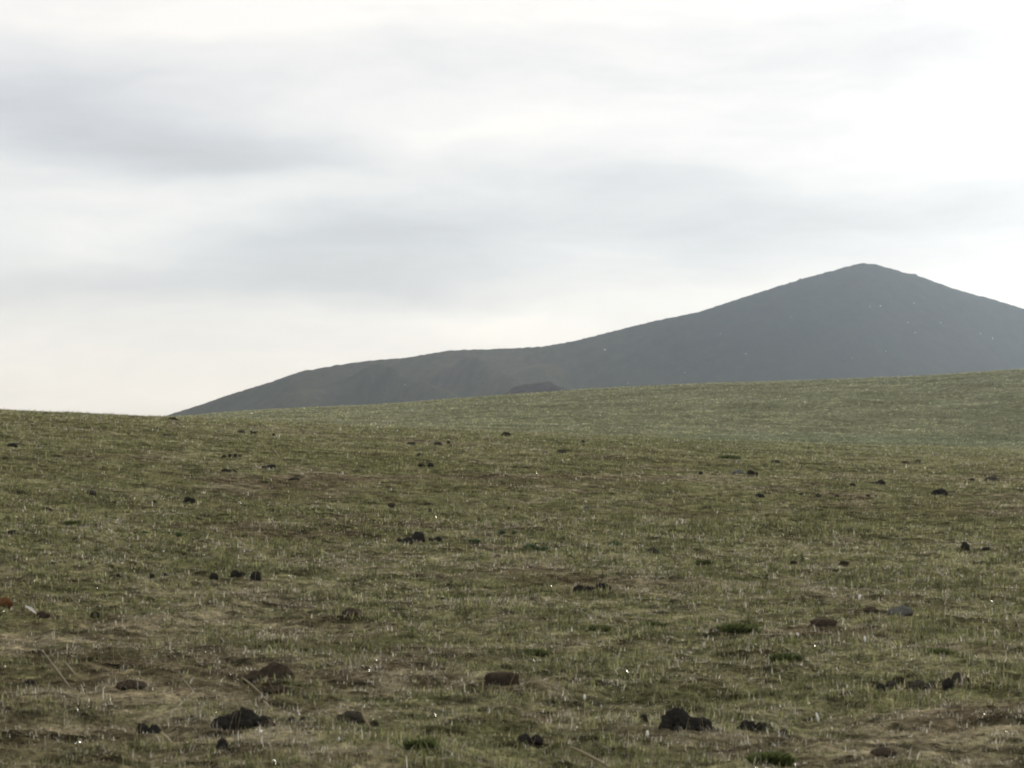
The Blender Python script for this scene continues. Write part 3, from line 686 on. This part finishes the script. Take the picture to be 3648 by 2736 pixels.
# leafy herbs, darker green than the grass
def herb(px, py, w, h, n, label):
    p, s = at(px, py); rg = np.random.default_rng(int(px+py)); V, T = [], []
    for k in range(n):
        ang = rg.random()*6.283; out = w*s*.5*math.sqrt(rg.random()); H = h*s*(.35+.75*rg.random())*(1-.5*(out/(w*s*.5))**2); lw = max(3.0*s, .008)*(1+.6*rg.random())
        bx, by = out*.95*math.cos(ang), out*.95*math.sin(ang); tx, ty = out*1.1*math.cos(ang)+rg.normal(0, .2)*H, out*1.1*math.sin(ang)+rg.normal(0, .2)*H
        f = rg.random()*3.14; ux, uy = math.cos(f)*lw, math.sin(f)*lw; b = len(V)
        V += [[bx, by, -.005], [(bx+tx)/2-ux, (by+ty)/2-uy, H*.55], [(bx+tx)/2+ux, (by+ty)/2+uy, H*.55], [tx, ty, H]]
        T += [[b, b+1, b+2], [b+1, b+3, b+2]]
    V = np.array(V); c = np.array([.055, .085, .038])*(.5+.9*np.repeat(rg.random(n), 4)[:, None])
    ob = mesh_from('leafy_herb', V, np.array(T), 3, M_herb, c); ob.location = p
    tag(ob, label, 'herb', 'leafy green herbs in the meadow')
for a in [
 (638, 1912, 20, 22, 60, 'upright blue green herb alone on the left slope'),
 (1787, 1911, 20, 18, 50, 'left one of three small upright herbs right of the tall dung pile'),
 (1831, 1908, 12, 18, 40, 'slim middle one of three small upright herbs'),
 (1893, 1913, 18, 14, 50, 'right one of three small upright herbs'),
 (1890, 1960, 56, 26, 140, 'large leafy green herb patch in the middle of the meadow'),
 (1938, 1962, 40, 20, 90, 'lower green herb joining the large leafy patch on its right'),
 (1690, 1932, 40, 14, 70, 'low green herb between the tall dung pile and the leafy patch'),
 (1712, 1972, 36, 14, 60, 'low green herb left of and below the large leafy patch'),
 (2035, 1967, 36, 12, 60, 'low green herb right of and below the large leafy patch'),
 (2190, 1942, 50, 16, 70, 'flat green herb between the leafy patch and the long dark clod'),
 (2335, 1962, 40, 18, 70, 'green herb growing against the right end of the long dark clod'),
 (510, 1898, 30, 12, 50, 'small flat green herb left of the upright blue green one')]: herb(*a)

# darker tussocks that stand out
def tussock(px, py, w, h, label):
    p, s = at(px, py); rg = np.random.default_rng(int(px*3+py)); n = int(260+w*4); V, T = [], []; W = w*s
    for k in range(n):
        x = float(np.clip(rg.normal(0, .24), -.42, .42))*W; y = float(np.clip(rg.normal(0, .14), -.22, .22))*W; H = h*s*(.45+.8*rg.random())*math.exp(-(x/W*2)**2*.7); lx, ly = rg.normal(0, .4)*H, rg.normal(0, .4)*H
        lw = max(1.1*s, .0025); b = len(V)
        V += [[x-lw, y, -.02], [x+lw, y, -.02], [x+lx+lw*.5, y+ly, H*.7], [x+lx*1.7, y+ly*1.7, H]]
        T += [[b, b+1, b+2], [b, b+2, b+3]]
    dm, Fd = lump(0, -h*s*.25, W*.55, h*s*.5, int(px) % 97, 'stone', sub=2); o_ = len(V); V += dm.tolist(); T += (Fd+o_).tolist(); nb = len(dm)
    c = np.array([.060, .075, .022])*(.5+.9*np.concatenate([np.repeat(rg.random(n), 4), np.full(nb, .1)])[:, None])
    ob = mesh_from('grass_tussock', np.array(V), np.array(T), 3, M_grass, c); ob.location = p
    tag(ob, label, 'tussock', 'dark green tussocks')
for a in [
 (2135, 2256, 80, 24, 'dark green tussock in the middle, above and right of the flat slab'),
 (2322, 2242, 100, 20, 'long dark green tussock right of the middle one, level with it'),
 (2630, 2265, 160, 30, 'widest dark green tussock, below the low meadow bumps at the right'),
 (2512, 2005, 50, 20, 'dark tussock around the dull dark clod right of centre'),
 (1900, 2340, 110, 24, 'dark tussock just above the flat stone slab'),
 (2800, 2370, 120, 22, 'low dark tussock between the slim seed head and the domed dung pile'),
 (3340, 2330, 120, 24, 'dark tussock above the cluster of dung balls'),
 (2600, 1632, 90, 12, 'long dark tussock line high on the right meadow'),
 (1620, 2120, 110, 18, 'low dark tussock left of the two long dung piles'),
 (260, 1860, 70, 16, 'dark green tussock on the green patch at the left'),
 (1500, 2690, 120, 30, 'dark green tussock at the lower edge left of centre'),
 (2750, 2735, 160, 30, 'dark green tussock at the lower edge right of centre')]: tussock(*a)

# ------------------------------------------------------------------ world: Nishita sky under a broken stratus layer
w = bpy.data.worlds.new('World'); scene.world = w; w.use_nodes = True
nt = w.node_tree; nt.nodes.clear(); L = nt.links.new
out = N(nt, 'ShaderNodeOutputWorld')
sky = N(nt, 'ShaderNodeTexSky', sky_type='NISHITA'); sky.sun_disc = False
sky.sun_elevation = SUN_EL; sky.sun_rotation = SUN_AZ; sky.air_density = 1.2; sky.dust_density = 1.0
bg1 = N(nt, 'ShaderNodeBackground', Strength=.10); L(sky.outputs[0], bg1.inputs[0])
tc = N(nt, 'ShaderNodeTexCoord'); sep = N(nt, 'ShaderNodeSeparateXYZ'); L(tc.outputs['Generated'], sep.inputs[0])
def m(op, a, b=None, c=None):
    n = N(nt, 'ShaderNodeMath', operation=op)
    for i, v in enumerate((a, b, c)):
        if v is None: continue
        if isinstance(v, (int, float)): n.inputs[i].default_value = v
        else: L(v, n.inputs[i])
    return n.outputs[0]
U = m('MULTIPLY', m('ARCTAN2', sep.outputs['X'], sep.outputs['Y']), F/1000)           # bearing, in units of 1000 px
E = m('MULTIPLY', m('ARCSINE', sep.outputs['Z']), F/1000)                              # elevation
# the cloud sheets are long and flat: noise stretched along the bearing
cv = N(nt, 'ShaderNodeCombineXYZ'); L(m('MULTIPLY', U, .55), cv.inputs[0]); L(m('MULTIPLY', E, 1.5), cv.inputs[1])
nd = N(nt, 'ShaderNodeTexNoise', Scale=1.1, Detail=4.0, Roughness=.5); L(cv.outputs[0], nd.inputs['Vector'])
sd = N(nt, 'ShaderNodeSeparateColor'); L(nd.outputs['Color'], sd.inputs[0])
Uw = m('ADD', U, m('MULTIPLY', m('SUBTRACT', sd.outputs[0], .5), .7))
Ew = m('ADD', E, m('MULTIPLY', m('SUBTRACT', sd.outputs[1], .5), .34))
def blob(px, py, sx, sy, ang, amp):
    cu = (px-1824)/1000; ce = (HOR-py)/1000; ca, sa = math.cos(math.radians(ang)), math.sin(math.radians(ang))
    du = m('SUBTRACT', Uw, cu); de = m('SUBTRACT', Ew, ce)
    a = m('DIVIDE', m('ADD', m('MULTIPLY', du, ca), m('MULTIPLY', de, sa)), sx/1000)
    b = m('DIVIDE', m('SUBTRACT', m('MULTIPLY', de, ca), m('MULTIPLY', du, sa)), sy/1000)
    return m('MULTIPLY', m('EXPONENT', m('MULTIPLY', m('ADD', m('MULTIPLY', a, a), m('MULTIPLY', b, b)), -1.0)), amp)
v = None
for b in [   # px, py, half length, half height, tilt, brightness change
 (150, 430, 700, 130, -8, -.16), (700, 560, 620, 70, 0, -.14), (300, 250, 600, 110, 0, -.10), (700, 620, 520, 35, 4, -.04),
 (650, 780, 420, 90, 15, .05), (1250, 880, 700, 170, 8, -.20), (1500, 1020, 500, 80, 0, -.10), (600, 1050, 700, 70, 0, -.10),
 (2350, 620, 500, 60, 3, -.10), (2500, 240, 420, 90, 10, -.07), (2900, 800, 1000, 130, 0, -.20), (2700, 960, 800, 80, 0, -.08),
 (3500, 1120, 350, 90, -10, .05), (1700, 1150, 520, 60, 0, .06), (500, 1290, 900, 110, 0, .05), (1900, 420, 700, 140, 5, .08),
 (800, 90, 620, 130, 0, .14), (3450, 380, 420, 150, 0, .08), (2000, 0, 2600, 200, 0, .06), (3200, 220, 600, 150, 6, -.11), (2500, 120, 300, 50, 8, -.05), (3500, 700, 500, 60, 8, -.06), (150, 900, 260, 60, 0, .05)]:
    o_ = blob(*b[:5], b[5]); v = o_ if v is None else m('ADD', v, o_)
cv2 = N(nt, 'ShaderNodeCombineXYZ'); L(m('MULTIPLY', Uw, .8), cv2.inputs[0]); L(m('MULTIPLY', Ew, 3.2), cv2.inputs[1])
n2 = N(nt, 'ShaderNodeTexNoise', Scale=1.3, Detail=7.0, Roughness=.58); L(cv2.outputs[0], n2.inputs['Vector'])
v = m('ADD', v, m('MULTIPLY', m('SUBTRACT', n2.outputs['Fac'], .5), .34))
SKYB = .855
val = m('ADD', v, SKYB)
# veil around the hidden sun, and a darker rear sky
sdir = (math.sin(SUN_AZ)*math.cos(SUN_EL), math.cos(SUN_AZ)*math.cos(SUN_EL), math.sin(SUN_EL))
dp = N(nt, 'ShaderNodeVectorMath', operation='DOT_PRODUCT'); L(tc.outputs['Generated'], dp.inputs[0]); dp.inputs[1].default_value = sdir
glow = m('MULTIPLY', m('POWER', m('MAXIMUM', dp.outputs['Value'], 0.0), 30.0), .09)
val = m('ADD', val, glow)
val = m('MINIMUM', m('MAXIMUM', val, .35), .985)
# warm low, cool mid heights
tint = N(nt, 'ShaderNodeValToRGB'); L(m('MULTIPLY', E, .5), tint.inputs[0])
cr = tint.color_ramp; cr.elements[0].position = .0; cr.elements[0].color = (1.0, .955, .88, 1)
e = cr.elements.new(.22); e.color = (.985, .965, .93, 1); e = cr.elements.new(.36); e.color = (.955, .98, 1.0, 1)
e = cr.elements.new(.62); e.color = (.96, .97, 1.0, 1); cr.elements[1].position = .0 if False else cr.elements[1].position
cr.elements[-1].position = 1.0; cr.elements[-1].color = (.99, .99, 1, 1)
sc = N(nt, 'ShaderNodeVectorMath', operation='SCALE'); L(tint.outputs[0], sc.inputs[0]); L(val, sc.inputs['Scale'])
bg2 = N(nt, 'ShaderNodeBackground', Strength=1.0); 
wf = N(nt, 'ShaderNodeMapRange'); L(val, wf.inputs['Value']); wf.inputs['From Min'].default_value = .68; wf.inputs['From Max'].default_value = .98
wm = N(nt, 'ShaderNodeMix', data_type='RGBA'); L(wf.outputs[0], wm.inputs[0]); wm.inputs[6].default_value = (.955, .975, 1.0, 1); wm.inputs[7].default_value = (1.04, 1.0, .94, 1)
vv = N(nt, 'ShaderNodeVectorMath', operation='MULTIPLY'); L(sc.outputs[0], vv.inputs[0]); L(wm.outputs[2], vv.inputs[1])
L(vv.outputs[0], bg2.inputs[0])
mx = N(nt, 'ShaderNodeMixShader'); mx.inputs[0].default_value = .95; L(bg1.outputs[0], mx.inputs[1]); L(bg2.outputs[0], mx.inputs[2])
L(mx.outputs[0], out.inputs['Surface'])

sl = bpy.data.lights.new('sun', 'SUN'); sl.energy = 4.0; sl.angle = math.radians(1.5); sl.color = (1, .97, .91)
so = bpy.data.objects.new('sun', sl); col.objects.link(so)
from mathutils import Vector
so.rotation_euler = Vector(sdir).to_track_quat('Z', 'Y').to_euler()

# ------------------------------------------------------------------ haze
def haze():
    m_, t, o_ = new_mat('air')
    pv = t.nodes.new('ShaderNodeVolumePrincipled'); pv.inputs['Density'].default_value = .000060
    pv.inputs['Color'].default_value = (.74, .87, 1.0, 1); pv.inputs['Anisotropy'].default_value = .88
    t.links.new(pv.outputs[0], o_.inputs['Volume'])
    x, y0, y1, z0, z1 = 3900, -3900, 3900, -20, 185
    V = np.array([[-x, y0, z0], [x, y0, z0], [x, y1, z0], [-x, y1, z0], [-x, y0, z1], [x, y0, z1], [x, y1, z1], [-x, y1, z1]])
    Q = np.array([[3, 2, 1, 0], [4, 5, 6, 7], [0, 1, 5, 4], [1, 2, 6, 5], [2, 3, 7, 6], [3, 0, 4, 7]])
    ob = mesh_from('haze', V, Q, 4, m_)
    tag(ob, 'thin pale haze filling the air between the camera and the hill', 'haze', kind='stuff')
haze()

# ------------------------------------------------------------------ camera and render
cd = bpy.data.cameras.new('camera'); cam = bpy.data.objects.new('camera', cd); col.objects.link(cam)
cd.sensor_width = 36; cd.lens = 36*F/3648; cd.clip_start = .1; cd.clip_end = 20000
cam.location = (0, 0, HC); cam.rotation_euler = (math.pi/2+PITCH, 0, 0)
cd.dof.use_dof = True; cd.dof.focus_distance = 62; cd.dof.aperture_fstop = 11
scene.camera = cam
scene.render.engine = 'CYCLES'
scene.cycles.use_denoising = True; scene.cycles.volume_bounces = 1; scene.cycles.max_bounces = 6; scene.cycles.transmission_bounces = 4
scene.render.filter_size = 1.5
try: scene.cycles.pixel_filter_type = 'BLACKMAN_HARRIS'; scene.cycles.filter_width = 2.0
except Exception: pass
scene.view_settings.view_transform = 'Standard'; scene.view_settings.look = 'None'
scene.view_settings.exposure = 0; scene.view_settings.gamma = 1
scene.render.resolution_x = 1024; scene.render.resolution_y = 768
